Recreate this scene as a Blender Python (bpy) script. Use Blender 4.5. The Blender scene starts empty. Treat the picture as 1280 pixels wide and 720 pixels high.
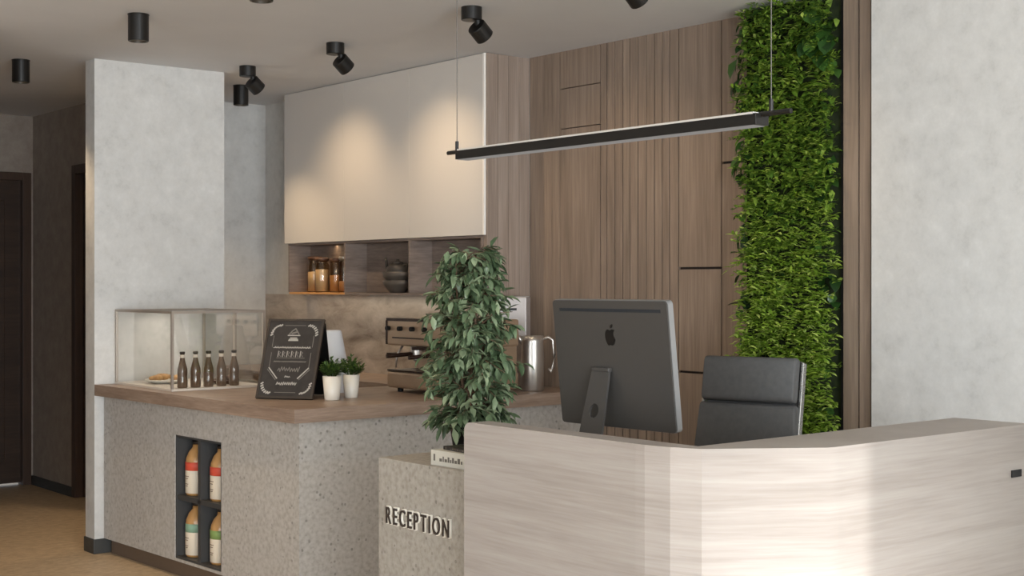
import bpy, bmesh, math, random
from mathutils import Vector, Matrix, Euler

random.seed(7)
C = bpy.context.scene.collection
SC = bpy.context.scene
R = math.radians

# ------------------------------------------------------------------ materials
def new_mat(name):
    m = bpy.data.materials.new(name); m.use_nodes = True
    nt = m.node_tree; nt.nodes.clear()
    out = nt.nodes.new('ShaderNodeOutputMaterial')
    b = nt.nodes.new('ShaderNodeBsdfPrincipled')
    nt.links.new(b.outputs[0], out.inputs[0])
    return m, nt, b, out

def srgb(r, g, b):
    def f(c):
        c /= 255.0
        return c/12.92 if c <= 0.04045 else ((c+0.055)/1.055)**2.4
    return (f(r), f(g), f(b), 1.0)

def plain(name, col, rough=0.5, metal=0.0, spec=0.5, coat=0.0):
    m, nt, b, _ = new_mat(name)
    b.inputs['Base Color'].default_value = col
    b.inputs['Roughness'].default_value = rough
    b.inputs['Metallic'].default_value = metal
    b.inputs['Specular IOR Level'].default_value = spec
    b.inputs['Coat Weight'].default_value = coat
    # slight procedural unevenness
    tc = nt.nodes.new('ShaderNodeTexCoord'); n = nt.nodes.new('ShaderNodeTexNoise')
    n.inputs['Scale'].default_value = 30
    nt.links.new(tc.outputs['Object'], n.inputs['Vector'])
    mr = nt.nodes.new('ShaderNodeMapRange')
    mr.inputs['To Min'].default_value = max(0, rough-0.05); mr.inputs['To Max'].default_value = min(1, rough+0.05)
    nt.links.new(n.outputs['Fac'], mr.inputs['Value']); nt.links.new(mr.outputs[0], b.inputs['Roughness'])
    return m

def ramp(nt, stops):
    r = nt.nodes.new('ShaderNodeValToRGB')
    e = r.color_ramp.elements
    e[0].position, e[0].color = stops[0]
    e[1].position, e[1].color = stops[-1]
    for p, c in stops[1:-1]:
        x = e.new(p); x.color = c
    return r

def noisy(name, stops, scale=(1, 1, 1), nscale=4.0, detail=6.0, rough=0.5, bump=0.0, dist=0.0, nrough=0.55, spec=0.5, coat=0.0):
    m, nt, b, _ = new_mat(name)
    tc = nt.nodes.new('ShaderNodeTexCoord'); mp = nt.nodes.new('ShaderNodeMapping')
    mp.inputs['Scale'].default_value = scale
    nt.links.new(tc.outputs['Object'], mp.inputs['Vector'])
    n = nt.nodes.new('ShaderNodeTexNoise')
    n.inputs['Scale'].default_value = nscale; n.inputs['Detail'].default_value = detail
    n.inputs['Roughness'].default_value = nrough; n.inputs['Distortion'].default_value = dist
    nt.links.new(mp.outputs[0], n.inputs['Vector'])
    r = ramp(nt, stops); nt.links.new(n.outputs['Fac'], r.inputs['Fac'])
    nt.links.new(r.outputs['Color'], b.inputs['Base Color'])
    b.inputs['Roughness'].default_value = rough
    b.inputs['Specular IOR Level'].default_value = spec
    b.inputs['Coat Weight'].default_value = coat
    if bump:
        bp = nt.nodes.new('ShaderNodeBump'); bp.inputs['Strength'].default_value = bump; bp.inputs['Distance'].default_value = 0.01
        nt.links.new(n.outputs['Fac'], bp.inputs['Height']); nt.links.new(bp.outputs[0], b.inputs['Normal'])
    return m

def terrazzo(name, base, light, dark, rough=0.5):
    m, nt, b, _ = new_mat(name)
    tc = nt.nodes.new('ShaderNodeTexCoord')
    n = nt.nodes.new('ShaderNodeTexNoise'); n.inputs['Scale'].default_value = 46; n.inputs['Detail'].default_value = 7
    nt.links.new(tc.outputs['Object'], n.inputs['Vector'])
    r = ramp(nt, [(0.36, dark), (0.5, base), (0.66, light)])
    nt.links.new(n.outputs['Fac'], r.inputs['Fac'])
    v = nt.nodes.new('ShaderNodeTexVoronoi'); v.inputs['Scale'].default_value = 52
    nt.links.new(tc.outputs['Object'], v.inputs['Vector'])
    chip = nt.nodes.new('ShaderNodeMath'); chip.operation = 'LESS_THAN'; chip.inputs[1].default_value = 0.34
    nt.links.new(v.outputs['Distance'], chip.inputs[0])
    sep = nt.nodes.new('ShaderNodeSeparateColor'); nt.links.new(v.outputs['Color'], sep.inputs[0])
    pick = nt.nodes.new('ShaderNodeMath'); pick.operation = 'GREATER_THAN'; pick.inputs[1].default_value = 0.74
    nt.links.new(sep.outputs[0], pick.inputs[0])
    mul = nt.nodes.new('ShaderNodeMath'); mul.operation = 'MULTIPLY'
    nt.links.new(chip.outputs[0], mul.inputs[0]); nt.links.new(pick.outputs[0], mul.inputs[1])
    mul2 = nt.nodes.new('ShaderNodeMath'); mul2.operation = 'MULTIPLY'; mul2.inputs[1].default_value = 0.75
    nt.links.new(mul.outputs[0], mul2.inputs[0])
    cr = ramp(nt, [(0.0, tuple(c*0.5 for c in dark[:3])+(1,)), (0.5, dark), (1.0, light)])
    nt.links.new(sep.outputs[1], cr.inputs['Fac'])
    mix = nt.nodes.new('ShaderNodeMix'); mix.data_type = 'RGBA'
    nt.links.new(mul2.outputs[0], mix.inputs['Factor'])
    nt.links.new(r.outputs['Color'], mix.inputs['A']); nt.links.new(cr.outputs['Color'], mix.inputs['B'])
    nt.links.new(mix.outputs['Result'], b.inputs['Base Color'])
    b.inputs['Roughness'].default_value = rough
    return m

def wood(name, dark, mid, light, stretch, rough=0.45, wave=None, coat=0.0, spec=0.5):
    """fine stretched grain over broad soft bands; stretch = scale per axis"""
    m, nt, b, _ = new_mat(name)
    tc = nt.nodes.new('ShaderNodeTexCoord'); mp = nt.nodes.new('ShaderNodeMapping')
    mp.inputs['Scale'].default_value = stretch
    nt.links.new(tc.outputs['Object'], mp.inputs['Vector'])
    n = nt.nodes.new('ShaderNodeTexNoise'); n.inputs['Scale'].default_value = 3; n.inputs['Detail'].default_value = 7
    n.inputs['Roughness'].default_value = 0.62; n.inputs['Distortion'].default_value = 0.35
    nt.links.new(mp.outputs[0], n.inputs['Vector'])
    mp2 = nt.nodes.new('ShaderNodeMapping'); mp2.inputs['Scale'].default_value = [s*0.16+0.2 for s in stretch]
    nt.links.new(tc.outputs['Object'], mp2.inputs['Vector'])
    n2 = nt.nodes.new('ShaderNodeTexNoise'); n2.inputs['Scale'].default_value = 3; n2.inputs['Detail'].default_value = 3
    n2.inputs['Distortion'].default_value = wave or 0.4
    nt.links.new(mp2.outputs[0], n2.inputs['Vector'])
    mx = nt.nodes.new('ShaderNodeMix'); mx.inputs['Factor'].default_value = 0.5
    nt.links.new(n.outputs['Fac'], mx.inputs['A']); nt.links.new(n2.outputs['Fac'], mx.inputs['B'])
    r = ramp(nt, [(0.34, dark), (0.5, mid), (0.66, light)])
    nt.links.new(mx.outputs['Result'], r.inputs['Fac'])
    nt.links.new(r.outputs['Color'], b.inputs['Base Color'])
    b.inputs['Roughness'].default_value = rough
    b.inputs['Specular IOR Level'].default_value = spec
    b.inputs['Coat Weight'].default_value = coat; b.inputs['Coat Roughness'].default_value = 0.25
    bp = nt.nodes.new('ShaderNodeBump'); bp.inputs['Strength'].default_value = 0.06; bp.inputs['Distance'].default_value = 0.005
    nt.links.new(n.outputs['Fac'], bp.inputs['Height']); nt.links.new(bp.outputs[0], b.inputs['Normal'])
    return m

def leafmat(name, stops, rough=0.45, trans=0.25):
    m, nt, b, out = new_mat(name)
    g = nt.nodes.new('ShaderNodeNewGeometry')
    r = ramp(nt, stops); nt.links.new(g.outputs['Random Per Island'], r.inputs['Fac'])
    nt.links.new(r.outputs['Color'], b.inputs['Base Color'])
    b.inputs['Roughness'].default_value = rough
    t = nt.nodes.new('ShaderNodeBsdfTranslucent'); nt.links.new(r.outputs['Color'], t.inputs['Color'])
    mx = nt.nodes.new('ShaderNodeMixShader'); mx.inputs[0].default_value = trans
    nt.links.new(b.outputs[0], mx.inputs[1]); nt.links.new(t.outputs[0], mx.inputs[2])
    nt.links.new(mx.outputs[0], out.inputs[0])
    return m

def glassmat(name, tint=(1, 1, 1, 1), gloss=0.10):
    m = bpy.data.materials.new(name); m.use_nodes = True
    nt = m.node_tree; nt.nodes.clear()
    out = nt.nodes.new('ShaderNodeOutputMaterial')
    t = nt.nodes.new('ShaderNodeBsdfTransparent'); t.inputs[0].default_value = tint
    g = nt.nodes.new('ShaderNodeBsdfGlossy'); g.inputs['Roughness'].default_value = 0.03
    lw = nt.nodes.new('ShaderNodeLayerWeight'); lw.inputs[0].default_value = 0.3
    pw = nt.nodes.new('ShaderNodeMath'); pw.operation = 'POWER'; pw.inputs[1].default_value = 3.0
    nt.links.new(lw.outputs['Facing'], pw.inputs[0])
    mr = nt.nodes.new('ShaderNodeMapRange'); mr.inputs['To Min'].default_value = gloss*0.3; mr.inputs['To Max'].default_value = 0.6
    nt.links.new(pw.outputs[0], mr.inputs['Value'])
    mx = nt.nodes.new('ShaderNodeMixShader')
    nt.links.new(mr.outputs[0], mx.inputs[0]); nt.links.new(t.outputs[0], mx.inputs[1]); nt.links.new(g.outputs[0], mx.inputs[2])
    nt.links.new(mx.outputs[0], out.inputs[0])
    return m

def emit(name, col, s):
    m = bpy.data.materials.new(name); m.use_nodes = True
    nt = m.node_tree; nt.nodes.clear()
    out = nt.nodes.new('ShaderNodeOutputMaterial'); e = nt.nodes.new('ShaderNodeEmission')
    e.inputs[0].default_value = col; e.inputs[1].default_value = s
    nt.links.new(e.outputs[0], out.inputs[0])
    return m

M = {}
M['plaster'] = noisy('plaster', [(0.28, srgb(182, 181, 178)), (0.44, srgb(198, 197, 194)), (0.6, srgb(206, 205, 202)), (0.75, srgb(216, 215, 212))], nscale=9, detail=12, rough=0.75, bump=0.1, nrough=0.74)
M['plaster_hall'] = noisy('plaster_taupe', [(0.28, srgb(144, 133, 123)), (0.5, srgb(160, 149, 139)), (0.75, srgb(176, 166, 155))], nscale=9, detail=12, rough=0.75, bump=0.1, nrough=0.74)  # the hall's shade is put into a darker plaster colour
M['ceiling'] = noisy('ceiling_paint', [(0.3, srgb(208, 209, 211)), (0.7, srgb(213, 214, 216))], nscale=2, rough=0.85)
M['floor'] = noisy('floor_stone', [(0.3, srgb(168, 146, 118)), (0.5, srgb(192, 170, 140)), (0.7, srgb(212, 192, 164))], nscale=16, detail=10, rough=0.5, nrough=0.7, scale=(1, 1.6, 1))
M['terrazzo'] = terrazzo('terrazzo', srgb(184, 180, 174), srgb(193, 189, 184), srgb(171, 166, 159), 0.5)
M['terrazzo_warm'] = terrazzo('terrazzo_warm', srgb(166, 160, 150), srgb(175, 169, 160), srgb(154, 147, 137), 0.5)
M['panel'] = wood('panel_wood', srgb(114, 99, 86), srgb(132, 115, 101), srgb(150, 132, 117), (26, 26, 1.1), 0.5)
M['panel_grey'] = wood('cabinet_side_wood', srgb(126, 110, 98), srgb(142, 126, 114), srgb(158, 142, 130), (30, 30, 0.9), 0.5)
M['groove'] = plain('groove_black', srgb(38, 28, 24), 0.7)
M['desk'] = wood('desk_wood', srgb(155, 146, 138), srgb(167, 158, 151), srgb(175, 168, 161), (1.2, 1.2, 34), 0.5, wave=0.8, spec=0.22)
M['slab'] = wood('worktop_wood', srgb(128, 108, 94), srgb(150, 130, 115), srgb(170, 150, 134), (3, 3, 40), 0.42)
M['stone'] = noisy('backsplash_stone', [(0.30, srgb(112, 100, 90)), (0.43, srgb(158, 146, 134)), (0.55, srgb(180, 169, 157)), (0.70, srgb(202, 192, 181))], nscale=4.2, detail=14, rough=0.4, dist=0.45, scale=(1, 0.75, 2.0), nrough=0.66)
M['shelf'] = wood('shelf_wood', srgb(104, 90, 82), srgb(124, 110, 101), srgb(142, 128, 118), (3, 3, 26), 0.5)
M['cream'] = plain('cream_lacquer', srgb(206, 200, 193), 0.22, 0, 0.5, 0.3)
M['cream_edge'] = plain('cream_edge', srgb(236, 232, 226), 0.3)  # paler colour that paints light catching an edge
M['black'] = plain('black_metal', srgb(30, 28, 26), 0.4, 0.3)
M['blackplastic'] = plain('black_plastic', srgb(15, 15, 15), 0.5, 0, 0.25)
M['charcoal'] = plain('charcoal_lining', srgb(64, 64, 64), 0.55)
M['basebrd'] = plain('baseboard_dark', srgb(58, 58, 56), 0.5)
M['kick'] = plain('kick_brown', srgb(104, 88, 74), 0.5)
M['door'] = wood('door_wood', srgb(54, 39, 30), srgb(64, 47, 36), srgb(74, 55, 43), (1.5, 1.5, 22), 0.45)
M['doorframe'] = wood('door_frame_wood', srgb(64, 46, 35), srgb(74, 55, 43), srgb(84, 64, 51), (20, 20, 1), 0.45)
M['chairpad'] = noisy('chair_leatherette', [(0.3, srgb(75, 75, 75)), (0.7, srgb(85, 85, 85))], nscale=40, rough=0.55, bump=0.04)
M['alu'] = plain('aluminium', srgb(190, 190, 188), 0.28, 1.0)
M['monitor'] = plain('monitor_grey', srgb(78, 75, 72), 0.45, 0.3)
M['monitor_edge'] = plain('monitor_edge_grey', srgb(150, 150, 150), 0.35, 0.5)
M['emblem'] = plain('emblem_dark', srgb(14, 13, 13), 0.35, 0.2)
M['slot'] = plain('vent_slot', srgb(36, 39, 44), 0.6)
M['screen'] = plain('screen_black', srgb(10, 10, 12), 0.12)
M['lampstrip'] = plain('lamp_reflector', srgb(196, 192, 186), 0.35)
M['cable'] = plain('cable_grey', srgb(92, 88, 84), 0.5)
M['boiler'] = plain('boiler_grey', srgb(186, 180, 177), 0.4, 0.25)
M['steel'] = plain('steel', srgb(204, 199, 193), 0.32, 0.9)
M['bronze'] = plain('machine_bronze', srgb(164, 140, 116), 0.36, 0.45)  # steel machine; brown reflection of the wood put into its colour
M['bronzedark'] = plain('machine_trim_dark', srgb(52, 36, 28), 0.35, 0.6)
M['white'] = plain('white_ceramic', srgb(232, 228, 218), 0.3, 0, 0.5, 0.2)
M['whitematte'] = plain('white_paperboard', srgb(226, 228, 232), 0.6)
M['soil'] = noisy('soil', [(0.3, srgb(26, 18, 12)), (0.7, srgb(54, 40, 30))], nscale=60, rough=0.95)
M['brownglass'] = plain('brown_bottle', srgb(98, 78, 62), 0.15, 0.0, 0.6, 0.5)
M['cap'] = plain('bottle_cap', srgb(70, 64, 60), 0.3, 0.8)
M['neckband'] = plain('neck_band', srgb(226, 216, 202), 0.5)
M['juice'] = plain('juice_tan', srgb(196, 148, 92), 0.22, 0, 0.5, 0.4)
M['lab_red'] = plain('label_red', srgb(214, 84, 62), 0.5)
M['lab_green'] = plain('label_sage', srgb(136, 170, 146), 0.5)
M['lab_lime'] = plain('label_green', srgb(132, 158, 92), 0.5)
M['lab_cream'] = plain('label_cream', srgb(226, 214, 194), 0.5)
M['lab_mark'] = plain('label_marks', srgb(120, 96, 82), 0.6)
M['chalkboard'] = noisy('chalkboard', [(0.3, srgb(42, 39, 37)), (0.7, srgb(56, 52, 50))], nscale=18, rough=0.8)
M['chalkframe'] = plain('chalkboard_frame', srgb(54, 46, 40), 0.6)
M['chalk'] = plain('chalk', srgb(176, 173, 167), 0.9)
M['chalkdim'] = plain('chalk_faint', srgb(122, 118, 113), 0.9)
M['glass'] = glassmat('clear_glass', (0.98, 0.98, 0.97, 1), 0.3)
M['glasstint'] = glassmat('jar_glass', (0.86, 0.8, 0.72, 1), 0.25)
M['caseframe'] = plain('case_frame', srgb(172, 162, 152), 0.35, 0.5)
M['casebase'] = plain('case_base', srgb(214, 206, 196), 0.35)
M['pastry'] = noisy('pastry', [(0.3, srgb(150, 106, 62)), (0.7, srgb(204, 164, 112))], nscale=50, rough=0.6)
M['darkpastry'] = noisy('dark_pastry', [(0.3, srgb(62, 40, 28)), (0.7, srgb(104, 70, 48))], nscale=50, rough=0.5)
M['letter_dark'] = plain('letter_dark', srgb(52, 42, 36), 0.45)
M['letter_cream'] = plain('letter_cream', srgb(240, 234, 222), 0.4)
M['bookcover'] = plain('book_cover_pale', srgb(206, 202, 190), 0.5)
M['bookdark'] = plain('book_cover_dark', srgb(40, 34, 30), 0.45)
M['page'] = plain('book_pages', srgb(228, 222, 210), 0.8)
M['print'] = plain('spine_print', srgb(104, 98, 90), 0.6)
M['bowl'] = plain('bowl_stoneware', srgb(78, 72, 66), 0.35)
M['teapot'] = plain('teapot_dark', srgb(58, 54, 50), 0.3)
M['bark'] = noisy('bark', [(0.3, srgb(70, 52, 38)), (0.7, srgb(108, 84, 62))], nscale=40, rough=0.85)
M['pasta'] = plain('jar_contents_amber', srgb(214, 166, 108), 0.6)
M['flour'] = plain('jar_contents_pale', srgb(236, 222, 192), 0.7)
M['shelfglow'] = wood('shelf_oak', srgb(176, 122, 68), srgb(204, 148, 88), srgb(222, 170, 108), (20, 2, 20), 0.5)  # shelf wood with the warm glow painted into its colour
M['ledlit'] = emit('lamp_strip', (1.0, 0.95, 0.9, 1), 0.3)
M['warmlens'] = emit('warm_lens', (1.0, 0.78, 0.5, 1), 6.0)
G = srgb
M['leaf_fern'] = leafmat('fern_leaves', [(0.0, G(96, 128, 36)), (0.35, G(134, 168, 56)), (0.7, G(164, 194, 78)), (1.0, G(200, 218, 122))], 0.5, 0.3)
M['leaf_ivy'] = leafmat('broad_leaves', [(0.0, G(28, 52, 24)), (0.6, G(48, 82, 34)), (1.0, G(78, 112, 48))], 0.32, 0.15)
M['leaf_mid'] = leafmat('mixed_leaves', [(0.0, G(60, 92, 30)), (0.5, G(102, 138, 46)), (1.0, G(150, 178, 74))], 0.45, 0.25)
M['leaf_ficus'] = leafmat('ficus_leaves', [(0.0, G(66, 84, 58)), (0.5, G(100, 120, 88)), (1.0, G(154, 168, 134))], 0.4, 0.2)
M['leaf_herb'] = leafmat('herb_leaves', [(0.0, G(40, 62, 28)), (0.5, G(66, 96, 40)), (1.0, G(104, 132, 62))], 0.5, 0.2)
M['moss'] = noisy('moss_backing', [(0.3, srgb(22, 30, 12)), (0.7, srgb(44, 56, 22))], nscale=30, rough=0.95)

# ------------------------------------------------------------------ helpers
class MB:
    def __init__(s): s.bm = bmesh.new()
    def box(s, x0, x1, y0, y1, z0, z1, mat=None, bevel=0.0, mi=0):
        c = ((x0+x1)/2, (y0+y1)/2, (z0+z1)/2)
        r = bmesh.ops.create_cube(s.bm, size=1.0)
        vs = r['verts']
        bmesh.ops.scale(s.bm, vec=(abs(x1-x0), abs(y1-y0), abs(z1-z0)), verts=vs)
        bmesh.ops.translate(s.bm, vec=c, verts=vs)
        fs = {f for v in vs for f in v.link_faces}
        for f in fs: f.material_index = mi
        if bevel:
            es = list({e for v in vs for e in v.link_edges})
            rb = bmesh.ops.bevel(s.bm, geom=es, offset=bevel, segments=3, affect='EDGES', profile=0.5)
            vs = list({v for f in rb['faces'] for v in f.verts} | {v for v in vs if v.is_valid})
            for f in rb['faces']: f.material_index = mi
        if mat is not None: bmesh.ops.transform(s.bm, matrix=mat, verts=vs)
        return s
    def prism(s, pts, z0, z1, mi=0, mat=None, caps=True):
        b = [s.bm.verts.new((x, y, z0)) for x, y in pts]; t = [s.bm.verts.new((x, y, z1)) for x, y in pts]
        n = len(pts); fs = []
        if caps:
            fs.append(s.bm.faces.new(list(reversed(b)))); fs.append(s.bm.faces.new(t))
        for i in range(n): fs.append(s.bm.faces.new((b[i], b[(i+1) % n], t[(i+1) % n], t[i])))
        for f in fs: f.material_index = mi
        if mat is not None: bmesh.ops.transform(s.bm, matrix=mat, verts=b+t)
        return s
    def lathe(s, prof, n=24, mat=None, mi=0, smooth=True, sx=1.0, sy=1.0):
        rings = []; allv = []
        for r, z in prof:
            if r < 1e-6: ring = [s.bm.verts.new((0, 0, z))]
            else: ring = [s.bm.verts.new((r*sx*math.cos(2*math.pi*k/n), r*sy*math.sin(2*math.pi*k/n), z)) for k in range(n)]
            rings.append(ring); allv += ring
        for a, b in zip(rings, rings[1:]):
            for k in range(n):
                if len(a) == 1 and len(b) == 1: continue
                if len(a) == 1: f = s.bm.faces.new((a[0], b[(k+1) % n], b[k]))
                elif len(b) == 1: f = s.bm.faces.new((a[k], a[(k+1) % n], b[0]))
                else: f = s.bm.faces.new((a[k], a[(k+1) % n], b[(k+1) % n], b[k]))
                f.smooth = smooth; f.material_index = mi
        if mat is not None: bmesh.ops.transform(s.bm, matrix=mat, verts=allv)
        return s
    def cyl(s, p, q, r, n=16, r2=None, mi=0):
        p, q = Vector(p), Vector(q); d = q-p; L = d.length
        mat = Matrix.Translation(p) @ d.to_track_quat('Z', 'Y').to_matrix().to_4x4()
        r2 = r if r2 is None else r2
        # separate rings keep the caps' edges crisp
        return s.lathe([(0, 0), (r, 0)], n, mat, mi, False).lathe([(r, 0), (r2, L)], n, mat, mi).lathe([(r2, L), (0, L)], n, mat, mi, False)
    def tube(s, pts, r, n=8, mi=0):
        pts = [Vector(p) for p in pts]; rings = []
        for i, p in enumerate(pts):
            t = (pts[min(i+1, len(pts)-1)]-pts[max(i-1, 0)]).normalized()
            rr = r[i] if isinstance(r, (list, tuple)) else r
            qm = t.to_track_quat('Z', 'Y').to_matrix()
            rings.append([s.bm.verts.new(p+qm @ Vector((rr*math.cos(2*math.pi*k/n), rr*math.sin(2*math.pi*k/n), 0))) for k in range(n)])
        for a, b in zip(rings, rings[1:]):
            for k in range(n):
                f = s.bm.faces.new((a[k], a[(k+1) % n], b[(k+1) % n], b[k])); f.smooth = True; f.material_index = mi
        for ring, rev in ((rings[0], True), (rings[-1], False)):
            f = s.bm.faces.new(list(reversed(ring)) if rev else ring); f.material_index = mi
        return s
    def build(s, name, mat, parent=None, recalc=True):
        me = bpy.data.meshes.new(name)
        if recalc: bmesh.ops.recalc_face_normals(s.bm, faces=s.bm.faces)
        s.bm.to_mesh(me); s.bm.free()
        for m in (mat if isinstance(mat, (list, tuple)) else [mat]): me.materials.append(m)
        o = bpy.data.objects.new(name, me); C.objects.link(o)
        if parent: o.parent = parent
        return o

def thing(name, label, cat, loc=(0, 0, 0), rz=0.0, group=None):
    o = bpy.data.objects.new(name, None); C.objects.link(o)
    o.empty_display_size = 0.05
    o.location = loc; o.rotation_euler = (0, 0, rz); o['label'] = label; o['category'] = cat
    if group: o['group'] = group
    return o

def tag(o, label, cat, group=None, kind=None):
    o['label'] = label; o['category'] = cat
    if group: o['group'] = group
    if kind: o['kind'] = kind
    return o

def struct(o):
    o['kind'] = 'structure'; return o

def dup(root, loc, rz=None, label=None):
    r = root.copy(); C.objects.link(r); r.location = loc
    if rz is not None: r.rotation_euler = (0, 0, rz)
    if label: r['label'] = label
    for ch in list(root.children):
        c = ch.copy(); C.objects.link(c); c.parent = r
        for g in ch.children:
            d = g.copy(); C.objects.link(d); d.parent = c
    return r

def T(x, y, z, rx=0, ry=0, rz=0):
    return Matrix.Translation((x, y, z)) @ Euler((rx, ry, rz)).to_matrix().to_4x4()

# ------------------------------------------------------------------ camera
EYE = 1.526
cam = bpy.data.cameras.new('camera'); co = bpy.data.objects.new('camera', cam); C.objects.link(co)
cam.sensor_width = 36.0; cam.lens = 36.0*1714.6/1280.0; cam.shift_y = -5.0/1280.0
co.location = (0, 0, EYE); co.rotation_euler = (R(90), 0, -math.atan2(0.6324, 0.7746))
SC.camera = co

# ------------------------------------------------------------------ room shell
CEIL = 2.8
XP = 4.97          # panelled wall plane
XB = 4.83          # bar back wall plane
YE = 8.70          # bar end wall
XH, YH = 3.78, 10.40   # hallway corner
XL, YF = -3.4, -4.5    # far sides behind the camera

struct(MB().box(XL-0.2, 5.3, YF-0.2, YH+0.2, -0.1, 0).build('floor', M['floor']))
struct(MB().box(XL-0.2, 5.3, YF-0.2, YH+0.2, CEIL, CEIL+0.1).build('ceiling', M['ceiling']))

# panelled wall: boards with shadow gaps over a dark core
struct(MB().box(XP+0.018, XP+0.12, 3.40, 5.93, 0, CEIL).build('wall_panel_core', M['groove']))
w = MB()
def board(y1, y0, seams=(), gap=0.005, sg=0.006):
    zs = [0.0]+sorted(seams)+[CEIL]
    for a, b in zip(zs, zs[1:]):
        w.box(XP, XP+0.02, y0+gap/2, y1-gap/2, a+(sg if a else 0), b-(sg if b < CEIL else 0))
ys = [5.93, 5.806, 5.738, 5.672]
for a, b in zip(ys, ys[1:]): board(a, b, (), 0.004)
board(5.672, 5.345, (2.375, 2.595), 0.008, 0.0025)
ys = [5.345, 5.296, 5.235, 5.175, 5.122, 5.062, 5.001, 4.943, 4.888, 4.837, 4.775]
for a, b in zip(ys, ys[1:]): board(a, b, (), 0.007)
board(4.775, 4.488, (1.09, 1.604), 0.009)
board(4.488, 4.22, (2.11,), 0.007)
board(4.22, 3.50, (), 0.006)
struct(w.build('wall_panel', M['panel']))

# plaster wall at the right with the wooden jamb of the planted recess
struct(MB().box(4.85, 5.1, YF-0.2, 3.535, 0, CEIL).build('wall_right', M['plaster']))
j = MB().box(4.875, XP, 3.62, 3.70, 0, CEIL, bevel=0.002).box(4.868, XP, 3.553, 3.610, 0, CEIL, bevel=0.002)
struct(j.build('trim_1', M['panel']))
struct(MB().box(4.90, XP, 3.53, 3.70, 0, CEIL).build('trim_2', M['groove']))

# bar back wall: stone splashback below, plaster above
struct(MB().box(XB, 4.98, 5.935, YE+0.12, 0, 1.455).build('wall_bar_splashback', M['stone']))
struct(MB().box(XB, 4.98, 5.935, YE+0.12, 1.455, CEIL).build('wall_bar', M['plaster']))
struct(MB().box(XH, XB, YE, YE+0.12, 0, CEIL).build('wall_bar_end', M['plaster']))

# partition beside the display case
PX0, PX1, PY = 3.074, 3.882, 7.496
struct(MB().box(PX0, PX1, PY, PY+0.128, 0, CEIL).build('wall_partition', M['plaster']))
struct(MB().box(PX0-0.008, PX0+0.11, PY-0.008, PY+0.136, 0, 0.083, bevel=0.003).build('baseboard_partition', M['basebrd']))

# hallway
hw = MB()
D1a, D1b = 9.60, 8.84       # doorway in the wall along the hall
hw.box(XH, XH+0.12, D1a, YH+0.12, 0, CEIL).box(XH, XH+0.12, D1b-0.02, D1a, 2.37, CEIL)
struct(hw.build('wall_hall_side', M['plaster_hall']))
struct(MB().box(2.13, 2.25, 6.9, YH, 0, CEIL).box(XL, 2.13, 6.9, 7.02, 0, CEIL).build('wall_hall_left', M['plaster_hall']))  # unseen wall, added to keep window light out of the hall
DX1, DX0 = 3.76, 2.80       # doorway in the wall at the hall's end
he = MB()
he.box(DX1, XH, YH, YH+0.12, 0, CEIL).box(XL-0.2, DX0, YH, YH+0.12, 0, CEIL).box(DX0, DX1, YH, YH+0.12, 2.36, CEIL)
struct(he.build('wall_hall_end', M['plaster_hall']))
d = MB().box(DX0, DX1-0.06, YH+0.045, YH+0.085, 0.018, 2.31)
d.box(DX0+0.12, DX1-0.18, YH+0.035, YH+0.05, 0.18, 2.16, bevel=0.006)
do = struct(d.build('door_1', M['door']))
MB().cyl((DX0+0.09, YH+0.045, 1.03), (DX0+0.09, YH-0.01, 1.03), 0.01).cyl((DX0+0.09, YH-0.01, 1.03), (DX0+0.21, YH-0.01, 1.03), 0.009).build('door_handle', M['steel'], do)
f = MB().box(DX1-0.06, DX1+0.005, YH-0.012, YH+0.09, 0, 2.37, bevel=0.003).box(DX0-0.06, DX0, YH-0.012, YH+0.09, 0, 2.37, bevel=0.003).box(DX0, DX1-0.06, YH-0.012, YH+0.09, 2.31, 2.37, bevel=0.003)
struct(f.build('trim_3', M['doorframe']))
d = MB().box(XH+0.045, XH+0.085, D1b+0.06, D1a-0.06, 0.008, 2.31)
d.box(XH+0.036, XH+0.05, D1b+0.17, D1a-0.17, 0.18, 2.16, bevel=0.006)
struct(d.build('door_2', M['door']))
f = MB().box(XH-0.012, XH+0.09, D1a-0.06, D1a+0.005, 0, 2.375, bevel=0.003).box(XH-0.012, XH+0.09, D1b-0.01, D1b+0.05, 0, 2.375, bevel=0.003).box(XH-0.012, XH+0.09, D1b+0.05, D1a-0.06, 2.31, 2.375, bevel=0.003)
struct(f.build('trim_4', M['doorframe']))
struct(MB().box(XH-0.012, XH, D1a+0.006, YH, 0, 0.07).build('baseboard_hall', M['basebrd']))

# the far sides of the room, behind the camera, with tall windows and an added sun slot
struct(MB().box(XL-0.12, XL, YF, YH, 0, 0.35).box(XL-0.12, XL, YF, YH, 2.5, CEIL).box(XL-0.12, XL, YF, -1.2, 0.35, 2.5).box(XL-0.12, XL, 2.6, YH, 0.35, 2.5).build('wall_left', M['plaster']))
SX0, SX1, SZ = 4.02, 4.585, 2.50  # unseen slot, shaped to throw the sun patch on the desk corner
wf = MB()
wf.box(XL-0.12, 4.85, YF-0.12, YF, 0, 0.3).box(XL-0.12, SX0, YF-0.12, YF, 2.5, CEIL).box(SX0, SX1, YF-0.12, YF, SZ, CEIL).box(SX1, 4.85, YF-0.12, YF, 0.3, CEIL)
wf.box(XL-0.12, -2.6, YF-0.12, YF, 0.3, 2.5).box(2.6, SX0, YF-0.12, YF, 0.3, 2.5).box(SX0, SX1, YF-0.12, YF, 0.3, 1.7)
struct(wf.build('wall_front', M['plaster']))

# ------------------------------------------------------------------ ceiling lights
def lamp(kind, name, energy, col, **k):
    l = bpy.data.lights.new(name, kind); l.energy = energy; l.color = col
    for a, b in k.items(): setattr(l, a, b)
    o = bpy.data.objects.new(name, l); C.objects.link(o); return o

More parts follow.
